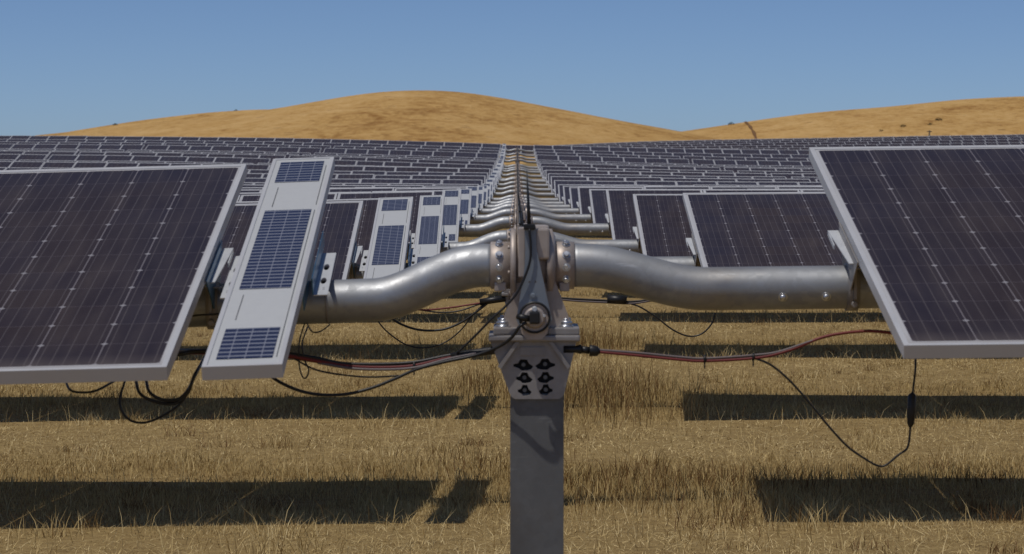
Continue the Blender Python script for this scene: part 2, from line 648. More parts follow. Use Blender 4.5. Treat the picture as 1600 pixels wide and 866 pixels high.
def catmull(pts, n=8):
    P = [Vector(p) for p in pts]
    P = [P[0] * 2 - P[1]] + P + [P[-1] * 2 - P[-2]]
    out = []
    for i in range(1, len(P) - 2):
        for k in range(n):
            t = k / n
            out.append(.5 * ((2 * P[i]) + (P[i + 1] - P[i - 1]) * t + (2 * P[i - 1] - 5 * P[i] + 4 * P[i + 1] - P[i + 2]) * t * t
                             + (3 * P[i] - P[i - 1] - 3 * P[i + 1] + P[i + 2]) * t**3))
    out.append(P[-2])
    return out


def grid_mesh(name, xs, ys, zf, material, kind='structure', smooth=True):
    X, Y = np.meshgrid(xs, ys)
    Z = zf(X, Y)
    co = np.stack([X, Y, Z], -1).reshape(-1, 3)
    nx, ny = len(xs), len(ys)
    i = np.arange((ny - 1) * (nx - 1))
    a = (i // (nx - 1)) * nx + i % (nx - 1)
    F = np.stack([a, a + 1, a + nx + 1, a + nx], -1)
    me = bpy.data.meshes.new(name)
    me.from_pydata(co.tolist(), [], F.tolist())
    me.polygons.foreach_set('use_smooth', [smooth] * len(me.polygons))
    me.materials.append(material)
    o = put(name, me)
    if kind:
        o['kind'] = kind
    return o


# ------------------------------------------------------------------ setting: ground, hills, track
def gz(x, y):
    return ground_z(x, y) + fnoise(x, y, 2.3) * .018 + fnoise(x, y, .7, 2) * .008


ys = np.concatenate([np.arange(-12, 30, .35), np.arange(30, 60, .6), np.arange(60, 262, 1.2)])
xs = np.concatenate([np.arange(-90, -12, 2.), np.arange(-12, 12, .35), np.arange(12, 90, 2.)])
grid_mesh('ground', xs, ys, gz, M_GROUND)


def smooth01(t):
    t = np.clip(t, 0, 1)
    return t * t * (3 - 2 * t)


HILLS = [  # photo profile (px, height in px above the datum horizon), ridge distance, depth of the near slope
    ([-400, 0, 120, 181, 290, 400, 480, 550, 620, 680, 760, 850, 950, 1010, 1060, 1120, 1300],
     [0, 15, 40, 58, 75, 87, 97, 112, 122, 125, 118, 99, 79, 65, 56, 45, 0], 1250, 800),
    ([-500, -100, 40, 100, 181, 287, 369, 450, 520, 620, 800], [0, 20, 46, 56, 74, 88, 96.5, 97, 97, 80, 0], 1850, 500),
    ([760, 900, 960, 1045, 1100, 1160, 1230, 1285, 1340, 1390, 1450, 1520, 1600, 1750, 2000, 2600],
     [0, 40, 50, 60, 68, 77, 87.5, 94, 96.5, 101, 109, 114.5, 117, 122, 118, 60], 1600, 900),
]


def hz(X, Y):
    base = np.interp(Y, [-200, 100, 200, 262, 500, 1200, 9000], [-6, -6, .4, 1.5, 1.4, 3, -20])
    z = base + 0 * X
    for px, hh, Yr, L in HILLS:
        p = X / Yr * FPX + 807
        H = np.interp(p, px, hh)
        for d in (18, 36, 54):
            H = H + np.interp(p - d, px, hh) + np.interp(p + d, px, hh)
        H = H / 7 / FPX * Yr + 0
        t = (Y - Yr) / np.where(Y < Yr, L, 900)
        b = np.exp(-2.6 * t * t)
        b = np.where(Y < Yr, smooth01((Y - (Yr - L)) / L) * .75 + b * .25, b)
        rough = (fnoise(X, Y, 55, 1) * 1.0 + fnoise(X, Y, 23, 2) * .35 + fnoise(X, Y, 140, 3) * 1.6)
        gul = np.abs(np.sin(X / 61 + fnoise(X, Y, 190, 5) * 1.8)) * -1.2
        zz = CZ + H * b + (rough + gul) * smooth01(H / 20) * np.clip(1 - np.abs(b - .5) * 1.7, .0, 1)
        z = np.maximum(z, np.where(H > 1, zz - (1 - b) * 3, -50))
    return z


grid_mesh('hills', np.concatenate([np.arange(-2500, -700, 60), np.arange(-700, 800, 7.), np.arange(800, 2600, 60)]),
          np.concatenate([np.arange(-200, 240, 40), np.arange(240, 2300, 9.), np.arange(2300, 9000, 400)]), hz, M_HILL)

# bare track straight up the right-hand hill
mb = MB()
row = []
for k in range(31):
    t = k / 30
    Y = 820 + t * 760
    px = 1161 + 46 * (1 - t)
    X = (px - 807) / FPX * Y
    wdt = .75 + .3 * math.sin(k * 1.7)
    for s in (-1, 1):
        row.append((X + s * wdt, Y, float(hz(X + s * wdt, Y)) + .5))
mb.add(row, [(2 * k, 2 * k + 1, 2 * k + 3, 2 * k + 2) for k in range(30)], True)
o = mb.build('path', M_PATH)
o['kind'] = 'structure'


def hill_point(px, py):
    """first point of the hills seen along a photo ray from the eye"""
    for Y in np.arange(500, 2200, 4.):
        X = (px - 807) / FPX * Y
        z = float(hz(X, Y))
        if z >= CZ + (269 - py) / FPX * Y:
            return X, Y, z
    Y = 1250.
    return (px - 807) / FPX * Y, Y, float(hz((px - 807) / FPX * Y, Y))


def scrub(px, py, w, label):
    x, y, z = hill_point(px, py)
    t = empty('shrub', (x, y, z))
    tag(t, label, 'shrub', 'dark shrubs scattered on the hills')
    b = MB()
    for q in range(160):
        a = random.uniform(0, 6.28)
        rr = w * random.random()**.5
        hh = random.uniform(.1, 1) * w * .9 * (1 - (rr / w)**2 * .6)
        c = Vector((rr * math.cos(a), rr * math.sin(a), hh))
        d = [Vector([random.uniform(-1, 1) for _ in range(3)]) * w * .16 for _ in range(3)]
        b.add([c + e for e in d], [(0, 1, 2)])
    b.build('foliage', M_BUSH, t)
    b = MB()
    b.cyl((0, 0, -.5), (0, 0, w * .5), w * .06, 6)
    b.build('stem', M_WOOD, t)


scrub(181, 196.5, 1.9, 'dark shrub on the left end of the hill skyline, lowest of them')
scrub(369, 174.2, 1.5, 'small dark shrub on the rounded shoulder left of the main hill')
scrub(1142, 195.5, 2.0, 'dark shrub on the skyline beside the top of the bare track')
scrub(1376, 206, 1.2, 'small dark shrub low on the right hill, left of the wooden pole')
scrub(1410, 199, 1.6, 'dark shrub on the right hill just above the wooden pole')
scrub(1452, 196, 1.4, 'dark shrub on the right hill, straight above the wooden pole')
scrub(1465, 189, 1.9, 'widest dark shrub on the right hill, highest of its cluster')
# ------------------------------------------------------------------ solar modules
MW, ML, MT = .992, 1.96, .035          # width, length, frame depth
TILT = R(14.4)
LIP = .014


def laminate_mesh():
    mb = MB()
    x, y = MW / 2 - LIP, ML / 2 - LIP
    mb.add([(-x, -y, -.003), (x, -y, -.003), (x, y, -.003), (-x, y, -.003)], [(0, 1, 2, 3)], mi=0)
    mb.add([(-x, -y, -.009), (x, -y, -.009), (x, y, -.009), (-x, y, -.009)], [(3, 2, 1, 0)], mi=1)
    return mb


def frame_mesh(mi=0, w=MW, l=ML, lip=LIP, simple=False, top=None):
    mb = MB()
    top = top or lip
    x, y = w / 2, l / 2
    bev = 0 if simple else .0012
    mb.box((-x, -y, -MT), (x, -y + lip, 0), bev=bev, mi=mi)
    mb.box((-x, y - top, -MT), (x, y, 0), bev=bev, mi=mi)
    mb.box((-x, -y + lip, -MT), (-x + lip, y - top, 0), bev=bev, mi=mi)
    mb.box((x - lip, -y + lip, -MT), (x, y - top, 0), bev=bev, mi=mi)
    return mb


def add_uv(me, ox, oy):
    uv = me.uv_layers.new(name='UVMap')
    co = np.empty(len(me.vertices) * 3)
    me.vertices.foreach_get('co', co)
    co = co.reshape(-1, 3)
    li = np.empty(len(me.loops), int)
    me.loops.foreach_get('vertex_index', li)
    uv.data.foreach_set('uv', np.stack([co[li, 0] + ox, co[li, 1] + oy], -1).ravel())


def merge(a, b):
    o = len(a.v)
    a.v += b.v
    a.f += [tuple(i + o for i in f) for f in b.f]
    a.mi += b.mi
    a.sm += b.sm
    return a


def mesh_of(mb, name, mats):
    o = mb.build(name, mats)
    me = o.data
    bpy.data.objects.remove(o)
    return me


# near modules: laminate with a bevelled frame as its sub-part; far ones: one light mesh
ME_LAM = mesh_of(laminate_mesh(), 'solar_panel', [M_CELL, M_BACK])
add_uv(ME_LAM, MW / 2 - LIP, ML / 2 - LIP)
ME_FRM = mesh_of(frame_mesh(top=.024), 'frame', [M_FRAME])
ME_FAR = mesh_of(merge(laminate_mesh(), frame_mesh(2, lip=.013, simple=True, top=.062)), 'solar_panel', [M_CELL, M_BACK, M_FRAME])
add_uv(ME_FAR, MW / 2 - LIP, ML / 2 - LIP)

# slim control panel: white backing with three fields of strip cells, and its frame
CW, CL = .193, 2.01


def control_meshes():
    b = MB()
    x, y = CW / 2 - .012, CL / 2 - .012
    b.add([(-x, -y, -.003), (x, -y, -.003), (x, y, -.003), (-x, y, -.003)], [(0, 1, 2, 3)], mi=0)
    b.add([(-x, -y, -.009), (x, -y, -.009), (x, y, -.009), (-x, y, -.009)], [(3, 2, 1, 0)], mi=0)
    for s0, s1 in ((.335, .395), (.775, .835)):        # seams in the blank fields
        b.box((-x + .022, CL / 2 - (s1 + .10) * CL * .93, -.0028), (-x + .0235, CL / 2 - s0 * CL * .55, -.0022), mi=1) if False else None
    backing = mesh_of(b, 'backing', [M_WHITE, M_DARK])
    b = MB()
    for s0, s1 in ((.022, .145), (.305, .690), (.855, .972)):
        ya, yb = CL / 2 - s1 * CL, CL / 2 - s0 * CL
        b.add([(-.068, ya, -.0015), (.068, ya, -.0015), (.068, yb, -.0015), (-.068, yb, -.0015)], [(0, 1, 2, 3)])
    cells = mesh_of(b, 'cell_strips', [M_CCELL])
    add_uv(cells, CW / 2, CL / 2)
    b = MB()
    for s0, s1 in ((.175, .285), (.715, .82)):
        ya, yb = CL / 2 - s1 * CL, CL / 2 - s0 * CL
        b.box((-.052, ya, -.0018), (-.0505, yb, -.0008))
    for s0, s1 in ((.05, .28), (.31, .97)):
        ya, yb = CL / 2 - s1 * CL, CL / 2 - s0 * CL
        b.box((.0765, ya, -.0018), (.0780, yb, -.0008))
    seams = mesh_of(b, 'seam', [M_POST])
    b = frame_mesh(0, CW, CL, .012)
    frame = mesh_of(b, 'frame', [M_FRAME])
    return backing, cells, seams, frame


CP = control_meshes()


# ------------------------------------------------------------------ mounting brackets (built once, in the module's own slanted frame)
def bracket_mesh(side, slots):
    """side: +1 the flange sticks out to the right of the member, -1 to the left"""
    b = MB()
    L = .40
    ZF = -.088 if slots else -.062
    wm = 1 if side > 0 else 3  # right-facing webs take the painted sky blue
    if slots:                                    # perforated strip beside the slim panel
        holes = []
        for cy in (.06, -.07):
            holes.append([(side * .019 + .0085 * math.cos(a), cy + .030 * math.sin(a)) for a in np.linspace(0, 2 * math.pi, 13)[:-1]])
        for cy in (-.135, -.15):
            for cx in (.010, .024):
                holes.append([(side * cx + dx, cy + dy) for dx, dy in ((-.003, -.002), (.003, -.002), (.003, .002), (-.003, .002))])
        out = [(0, -L / 2), (side * .038, -L / 2), (side * .038, L / 2), (0, L / 2)]
        if side < 0:
            out = out[::-1]
        V, F = holed_plate(out, holes, .003)
        V = [(x + side * .008, z, ZF + y) for x, y, z in V]
        b.add(V, F, mi=0)
        b.box((.0065 * side - .0015, -L / 2, ZF + .002), (.0065 * side + .0015, L / 2 + .07, -.040), mi=wm)
        b.box((-.02 * side - .0015, -L / 2, -.13), (-.02 * side + .0015, L / 2, -.040), mi=wm)
        for cy in (.06, -.07):  # blackened bolt and block stand in for the shade in each slot
            b.hexa((side * .027, cy - .006, ZF - .006), (0, 0, 1), .0052, .012, mi=4)
            b.box((side * .027 - .011, cy - .028, ZF - .012), (side * .027 + .011, cy - .010, ZF - .003), mi=4)
    else:                                        # tapered saddle arm beside a big module
        x0, x1, x2 = 0, side * .030, side * .012
        V = [(x0, -.13, ZF), (x2, -.13, ZF), (x1, .20, ZF), (x0, .20, ZF)]
        V += [(p[0], p[1], p[2] - .003) for p in V]
        F = [(0, 1, 2, 3), (7, 6, 5, 4), (0, 4, 5, 1), (1, 5, 6, 2), (2, 6, 7, 3), (3, 7, 4, 0)]
        if side < 0:
            F = [f[::-1] for f in F]
        b.add(V, F, mi=0)
        b.box((min(x1, x1 - side * .003), .06, ZF - .016), (max(x1, x1 - side * .003), .20, ZF - .0035), mi=0)
        b.prism([(0, 0)] * 0 or [(-.0015, 0), (.0015, 0), (.0015, .001), (-.0015, .001)], -.16, .20,
                mtx=Matrix.Translation((0, 0, -.05))) if False else None
        xw = -side * .002
        V = [(xw - .0015, -.20, -.038), (xw + .0015, -.20, -.038), (xw + .0015, .20, -.038), (xw - .0015, .20, -.038),
             (xw - .0015, -.08, -.155), (xw + .0015, -.08, -.155), (xw + .0015, .07, -.155), (xw - .0015, .07, -.155)]
        b.add(V, [(0, 1, 2, 3), (7, 6, 5, 4), (0, 4, 5, 1), (1, 5, 6, 2), (2, 6, 7, 3), (3, 7, 4, 0)], mi=wm)
    name = 'perforated_bracket' if slots else 'saddle_bracket'
    return mesh_of(b, name, [M_RAIL, M_WEB, M_BOLT, M_PLATE, M_DARK])


BR = {(s, k): bracket_mesh(s, k) for s in (-1, 1) for k in (True, False)}


def strap_mesh():
    b = MB()
    seg = 24
    pr = []
    for r_ in (.0615, .0670):
        pr.append([(r_ * math.sin(2 * math.pi * k / seg), r_ * math.cos(2 * math.pi * k / seg)) for k in range(seg)])
    V = [(-.016, y, z) for y, z in pr[1]] + [(.016, y, z) for y, z in pr[1]] + [(-.016, y, z) for y, z in pr[0]] + [(.016, y, z) for y, z in pr[0]]
    F = []
    for k in range(seg):
        j = (k + 1) % seg
        F += [(k, j, seg + j, seg + k), (2 * seg + k, 3 * seg + k, 3 * seg + j, 2 * seg + j), (k, 2 * seg + k, 2 * seg + j, j),
              (seg + k, seg + j, 3 * seg + j, 3 * seg + k)]
    b.add(V, F, True)
    b.box((-.016, -.088, .052), (.03, -.045, .056))
    b.box((-.004, -.086, -.03), (.004, -.066, .052))
    b.hexa((.0, -.062, -.045), (0, -1, 0), .010, .014)
    return mesh_of(b, 'strap', [M_PLATE])


ME_STRAP = strap_mesh()

# ------------------------------------------------------------------ the slewing gearbox on its post (local origin: tube-level point on the lane)
AX = .071                                     # height of the gearbox axis over the straight tubes


def px(x, y):                                 # design drawing of the head: photo pixels -> metres in its own x, z
    return ((x - 838) / 560.0, AX + (415 - y) / 560.0)


def capsule(cx, cz, a, bb, rot=0, n=16):
    pts = []
    for k in range(n):
        t = 2 * math.pi * k / n
        r_ = 1 + .45 * math.cos(2 * t)
        pts.append((cx + a * math.cos(t) * (.75 + .25 * abs(math.cos(t))), cz + bb * math.sin(t) * (.55 + .45 * abs(math.sin(t))**3)))
    return pts


def head_parts():
    P = []
    z0 = AX
    # collars with their bolts
    for xa, xb, xc in ((-.128, -.070, -.103), (.052, .106, .083)):
        b = MB()
        b.sweep([(xa, 0, z0), (xa + .003, 0, z0), (xb, 0, z0)], [.0635, .0665, .0665], 32)
        b.box((xa + .012, -.055, z0 - .070), (xb - .014, -.035, z0 - .045), bev=.003)
        P.append(('collar', mesh_of(b, 'collar', [M_CAST]), None))
        for a in (28, -2, -32, 62, 150, 118):
            b = MB()
            d = Vector((0, -math.cos(R(a)), math.sin(R(a))))
            p = Vector((xc, 0, z0)) + d * .0655
            b.sweep([p, p + d * .003], .0115, 14)
            b.hexa(p + d * .0025, d, .0088, .009)
            P.append(('bolt', mesh_of(b, 'bolt', [M_BOLT]), 'collar'))
    # flanged ring housing
    b = MB()
    b.sweep([(-.072, 0, z0), (-.070, 0, z0), (-.058, 0, z0), (-.056, 0, z0)], [.100, .104, .104, .100], 40)
    b.sweep([(-.056, 0, z0), (.034, 0, z0)], .088, 40)
    b.sweep([(.028, 0, z0), (.031, 0, z0), (.044, 0, z0), (.053, 0, z0)], [.096, .102, .102, .082], 40)
    b.box((-.050, -.098, z0 - .03), (-.030, -.02, z0 + .108), bev=.004)
    b.box((-.036, -.085, z0 + .02), (.036, .06, z0 + .113), bev=.010)
    b.box((-.005, -.105, z0 + .020), (.036, -.02, z0 + .106), bev=.006)
    for a in range(0, 360, 45):
        p = Vector((-.073, math.cos(R(a + 10)) * .092, z0 + math.sin(R(a + 10)) * .092))
        b.hexa(p, (-1, 0, 0), .006, .006)
    # spread legs of the casting
    for s in (-1, 1):
        b.prism([(s * .048, z0 - .03), (s * .020, z0 - .05), (s * .030, z0 - .168), (s * .100, z0 - .168)][::s], -.075, -.045)
        b.prism([(s * .048, z0 - .03), (s * .020, z0 - .05), (s * .030, z0 - .168), (s * .100, z0 - .168)][::s], .045, .075)
    b.prism([(-.045, z0 - .04), (.045, z0 - .04), (.060, z0 - .168), (-.060, z0 - .168)], -.04, .05)
    P.append(('gearbox', mesh_of(b, 'gearbox', [M_CAST]), None))
    # worm drive motor
    b = MB()
    cx, cz = (835 - 838) / 560, AX + (415 - 492) / 560
    b.sweep([(cx, -.075, cz), (cx, -.130, cz), (cx, -.134, cz)], [.042, .042, .038], 28)
    b.prism([(cx - .040, cz), (cx + .040, cz), (cx + .036, cz - .044), (cx + .020, cz - .062), (cx - .020, cz - .062), (cx - .036, cz - .044)], -.118, -.06)
    b.sweep([(cx, -.134, cz), (cx, -.150, cz), (cx, -.153, cz)], [.030, .028, .024], 24)
    P.append(('drive_motor', mesh_of(b, 'drive_motor', [M_CAST]), None))
    b = MB()
    ring = [(cx + .041 * math.cos(t), -.137, cz + .041 * math.sin(t)) for t in np.linspace(0, 2 * math.pi, 33)]
    b.sweep(ring, .0032, 8, caps=False)
    b.box((cx - .014, -.178, cz - .016), (cx + .014, -.150, cz + .018), bev=.005)
    b.sweep([(cx - .014, -.165, cz - .002), (cx - .036, -.168, cz + .002), (cx - .046, -.160, cz + .004)], [.009, .010, .008], 10)
    P.append(('plug', mesh_of(b, 'plug', [M_BLACK]), 'drive_motor'))
    b = MB()
    b.sweep([(cx, -.150, cz + .024), (cx, -.160, cz + .024)], [.008, .006], 12)
    b.sweep([(cx + .026, -.150, cz + .006), (cx + .026, -.158, cz + .006)], .004, 10)
    P.append(('cap', mesh_of(b, 'cap', [M_RAIL]), 'drive_motor'))
    # blue-grey arm plate in front of the housing
    A = [px(*p) for p in ((819.5, 352), (837, 352), (838, 386), (843, 410), (849, 437), (856, 470), (862, 496), (856, 512), (844, 520),
                          (824, 520), (812, 510), (807, 496), (811, 470), (817, 437), (820, 410), (820.5, 386))]
    H = []
    for (hx, hy, r_) in ((827, 438, .0022), (836.5, 438, .0022), (833, 459, .006), (834, 492, .034)):
        c = px(hx, hy)
        H.append([(c[0] + r_ * math.cos(t), c[1] + r_ * math.sin(t)) for t in np.linspace(0, 2 * math.pi, 17)[:-1]])
    V, F = holed_plate(A[::-1], H, .006)
    b = MB()
    b.add([(x, y - .112, z) for x, y, z in V], F)
    c = px(833, 459)
    b.sweep([(c[0], -.114, c[1]), (c[0], -.121, c[1])], .0045, 10)
    P.append(('arm_plate', mesh_of(b, 'arm_plate', [M_ARM]), None))
    b = MB()
    b.sweep([(c[0], -.1155, c[1]), (c[0], -.1175, c[1])], .010, 18)
    b.hexa((c[0], -.1175, c[1]), (0, -1, 0), .0068, .007)
    P.append(('pivot_bolt', mesh_of(b, 'pivot_bolt', [M_ARM]), 'arm_plate'))
    # base flange, two leaves and four studs
    b = MB()
    zt = AX + (415 - 508) / 560
    for s in (-1, 1):
        b.box((s * .075 - .044, -.10, zt - .022), (s * .075 + .044, .10, zt - .002), bev=.004)
    b.box((-.132, -.112, zt - .040), (.120, .112, zt - .0225), bev=.005)
    P.append(('base_flange', mesh_of(b, 'base_flange', [M_PLATE]), None))
    for sx in (-.092, .082):
        for sy in (-.07, .07):
            b = MB()
            b.sweep([(sx, sy, zt - .002), (sx, sy, zt + .003)], .021, 18)
            b.hexa((sx, sy, zt + .003), (0, 0, 1), .017, .013)
            b.sweep([(sx, sy, zt + .015), (sx, sy, zt + .022)], .0085, 10)
            b.sweep([(sx, sy, zt - .003), (sx, sy, zt - .052)], .0085, 10)
            b.hexa((sx, sy, zt - .040), (0, 0, -1), .017, .013)
            P.append(('stud', mesh_of(b, 'stud', [M_BOLT]), 'base_flange'))
    # trapezoid cheek plates with three pairs of slots
    out = [px(*p) for p in ((767, 531), (900, 531), (881, 612), (878, 617), (873, 620), (805, 620), (800, 617), (797, 612))]
    slots = []
    SP = ((818, 567), (851.5, 566), (819.5, 587), (852, 586.5), (820, 606.5), (852.5, 605.5))
    for i, (sx, sy) in enumerate(SP):
        cx2, cz2 = px(sx, sy)
        wd = (.0275, .0275, .023, .023, .019, .019)[i]
        sh = ((-1, -.28), (-.55, .25), (-.35, .95), (.30, 1.0), (.55, .30), (1, .10), (1, -.30), (.50, -.60), (.2, -1.0), (-.35, -.95), (-.75, -.80))
        k = 1 if i % 2 else -1
        slots.append([(cx2 + (k if True else 1) * a * wd, cz2 + bb * .0155) for a, bb in sh])
    V, F = holed_plate(out[::-1], slots, .008)
    b = MB()
    b.add([(x, yy + .086, z) for x, yy, z in V], F)
    P.append(('cheek_plate', mesh_of(b, 'cheek_plate', [M_PLATE]), None))
    b = MB()
    b.add([(x, yy - .086, z) for x, yy, z in V], F)
    for s in (-1, 1):                          # gussets
        g = [(s * .052 - .006, AX - .207), (s * .100 - .006, AX - .275), (s * .092 - .006, AX - .282), (s * .040 - .006, AX - .207)]
        b.prism(g, -.106, -.0895)
    b.box((-.045, -.094, AX - .245), (.022, -.0895, AX - .222))
    P.append(('cheek_plate', mesh_of(b, 'cheek_plate', [M_PLATE]), None))
    for sx, sy in SP:
        b = MB()
        c = px(sx, sy)
        b.sweep([(c[0], -.068, c[1]), (c[0], -.084, c[1])], .0058, 10)
        P.append(('slot_bolt', mesh_of(b, 'slot_bolt', [M_POST]), 'cheek_plate'))
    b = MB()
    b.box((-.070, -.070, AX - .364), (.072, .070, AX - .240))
    P.append(('slot_shade_block', mesh_of(b, 'slot_shade_block', [M_DARK]), 'cheek_plate'))  # added black block between the cheeks, painting the shade behind the slots
    # H pile
    b = MB()
    zb = -POST_H - .4
    xl, xr = px(797.5, 0)[0], px(880.5, 0)[0]
    b.box((xl, -.078, zb), (xr, -.071, AX - .352), bev=.0015)
    b.box((xl, .071, zb), (xr, .078, AX - .352), bev=.0015)
    b.box(((xl + xr) / 2 - .003, -.071, zb), ((xl + xr) / 2 + .003, .071, AX - .366))
    P.append(('post', mesh_of(b, 'post', [M_POST]), None))
    # whip antenna with its clamp
    b = MB()
    a0, a1 = px(827, 352), px(823, 266)
    b.sweep([(a0[0], -.122, a0[1]), (a0[0] * .7 + a1[0] * .3, -.124, a0[1] * .7 + a1[1] * .3), (a1[0], -.128, a1[1])], [.0058, .0046, .0012], 10)
    P.append(('antenna', mesh_of(b, 'antenna', [M_BLACK]), None))
    b = MB()
    b.box((a0[0] - .016, -.132, a0[1] - .010), (a0[0] + .016, -.114, a0[1] + .006), bev=.003)
    for s in (-1, 1):
        b.sweep([(a0[0] + s * .011, -.131, a0[1] - .002), (a0[0] + s * .011, -.137, a0[1] - .002)], .004, 8)
    P.append(('clamp', mesh_of(b, 'clamp', [M_BLACK]), 'antenna'))
    return P


HEAD = head_parts()


def s_bend(x0, x1, x2, x3, drop, side, y, zf):
    """points of one swan-necked tube from the collar out to x3; zf gives the straight tube's height"""
    pts = []
    for x in np.linspace(x0, x1, 3):
        pts.append((x, AX))
    for t in np.linspace(0, 1, 19)[1:]:
        pts.append((x1 + (x2 - x1) * t, AX * (1 - float(smooth01(t)))))
    return [(side * x, 0, z + (zf(side * x) - 0) * float(smooth01((x - x0) / (x2 - x0)))) for x, z in pts]


ORD = ['nearest', 'second', 'third', 'fourth', 'fifth', 'sixth', 'seventh', 'eighth', 'ninth', 'tenth', 'eleventh', 'twelfth', 'thirteenth',
       'fourteenth', 'fifteenth', 'sixteenth', 'seventeenth', 'eighteenth', 'nineteenth', 'twentieth', 'twenty-first', 'twenty-second']
tilts = {}


def place(me, name, root, X, Y, tilt, off=.158, kids=(), w=MW, dx=0):
    """one module (or bracket) hung over the tube at world X in the row at Y"""
    h = .4
    z = float(tube_z(X, Y))
    roll = math.atan2(float(tube_z(X + h, Y) - tube_z(X - h, Y)), 2 * h)
    up = Vector((0, -math.sin(tilt), math.cos(tilt)))
    p = Vector((X, Y, z)) + up * off
    if me is ME_FAR:                                   # clamps never sit quite alike
        p = p + Vector((0, 0, random.gauss(0, .004)))
        tilt += random.gauss(0, R(.22))
        roll += random.gauss(0, R(.18))
    o = put(name, me, root, p - root.location, Euler((tilt, -roll, 0), 'XYZ'))
    for n, m in kids:
        put(n, m, o)
    return o


def make_row(n):
    Y = Yn(n)
    zt = float(tube_z(GX, Y))
    root = empty('solar_tracker', (GX, Y, zt - POST_H))
    if n == 1:
        lab = 'nearest solar panel row, bent grey tubes meeting at the large gearbox and post in front'
    elif n == N1:
        lab = 'last solar panel row with bent tubes, at the lane\'s far end below the hill'
    else:
        lab = '%s solar panel row back from the camera, with bent tubes across the lane' % ORD[n - 1]
    tag(root, lab, 'solar tracker', 'solar tracker rows along the central lane')
    top = Vector((0, 0, POST_H))
    tilt = ROW_TILT[n - 1]
    near = n <= 4
    made = {}
    for name, me, par in HEAD:
        if n > 8 and name in ('bolt', 'pivot_bolt', 'cap', 'slot_bolt', 'stud', 'plug', 'slot_shade_block'):
            continue
        p = made.get(par, root)
        made[name] = put(name, me, p, top if p is root else None)
    # half width of the row: a little beyond the frame
    HX = .207 * Y + 1.6
    zf = lambda x: float(tube_z(GX + x, Y)) - zt
    for side, x1, x2 in ((1, .13, .48), (-1, .15, .45)):
        pts = s_bend(.100 if side > 0 else .122, x1, x2, HX, 0, side, Y, zf)
        xs_ = np.arange(.6 if n < 6 else .6, HX, 1.0 if n < 6 else 2.0)
        pts += [(side * x, 0, zf(side * x)) for x in xs_]
        b = MB()
        b.sweep(pts, .0605, 32 if near else 14)
        t = b.build('torque_tube', M_TUBE, root)
        t.location = top
        if n <= 6:
            for x in ((.683, .803) if side > 0 else ()):
                bb = MB()
                pz = zf(x)
                d = Vector((0, -.93, -.37)).normalized()
                q = Vector((x, 0, pz)) + d * .060
                bb.sweep([q, q + d * .003], .013, 14)
                bb.sweep([q + d * .0025, q + d * .009, q + d * .012], [.010, .009, .004], 12)
                bb.build('bolt', M_BOLT, t)
            if side < 0:
                bb = MB()
                bb.sweep([(-.585, 0, zf(-.585)), (-.580, 0, zf(-.58))], .0622, 32)
                bb.build('seam_ring', M_PLATE, t)
    # modules
    xr = .925 + MW / 2
    k = 0
    x = xr
    while x - MW / 2 < HX:
        near_m = near and x < 4.5
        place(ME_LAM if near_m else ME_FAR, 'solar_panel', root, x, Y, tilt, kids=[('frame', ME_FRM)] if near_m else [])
        k += 1
        x += 1.004 + (.15 if k % 8 == 7 and n < 21 else 0)
    x = -.845 - MW / 2
    k = 0
    while x + MW / 2 > -HX:
        near_m = near and x > -4.5
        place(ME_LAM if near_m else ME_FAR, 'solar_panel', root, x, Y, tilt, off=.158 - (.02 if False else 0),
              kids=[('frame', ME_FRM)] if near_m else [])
        k += 1
        x -= 1.004 + (.15 if k % 8 == 0 and n < 21 else 0)
    # the slim self-powered control panel
    cp = place(CP[0], 'control_panel', root, -.6625, Y, tilt, off=.166,
               kids=[('cell_strips', CP[1]), ('frame', CP[3])] + ([('seam', CP[2])] if n <= 6 else []))
    cp.location += cp.rotation_euler.to_matrix() @ Vector((0, -.018, .004))
    # brackets and straps
    place(BR[(1, True)], 'perforated_bracket', root, -.566 + .003, Y, tilt, off=.17)
    place(BR[(-1, True)], 'perforated_bracket', root, -.759 - .002, Y, tilt, off=.17)
    place(BR[(1, False)], 'saddle_bracket', root, -.845 + .006, Y, tilt, off=.17)
    place(BR[(-1, False)], 'saddle_bracket', root, .925 - .006, Y, tilt, off=.17)
    for sx in (.935, -.845, -.640):
        if n > 10:
            break
        put('strap', ME_STRAP, root, (sx - GX, 0, POST_H + zf(sx - GX)))
    return root


for n in range(1, N1 + 1):
    make_row(n)

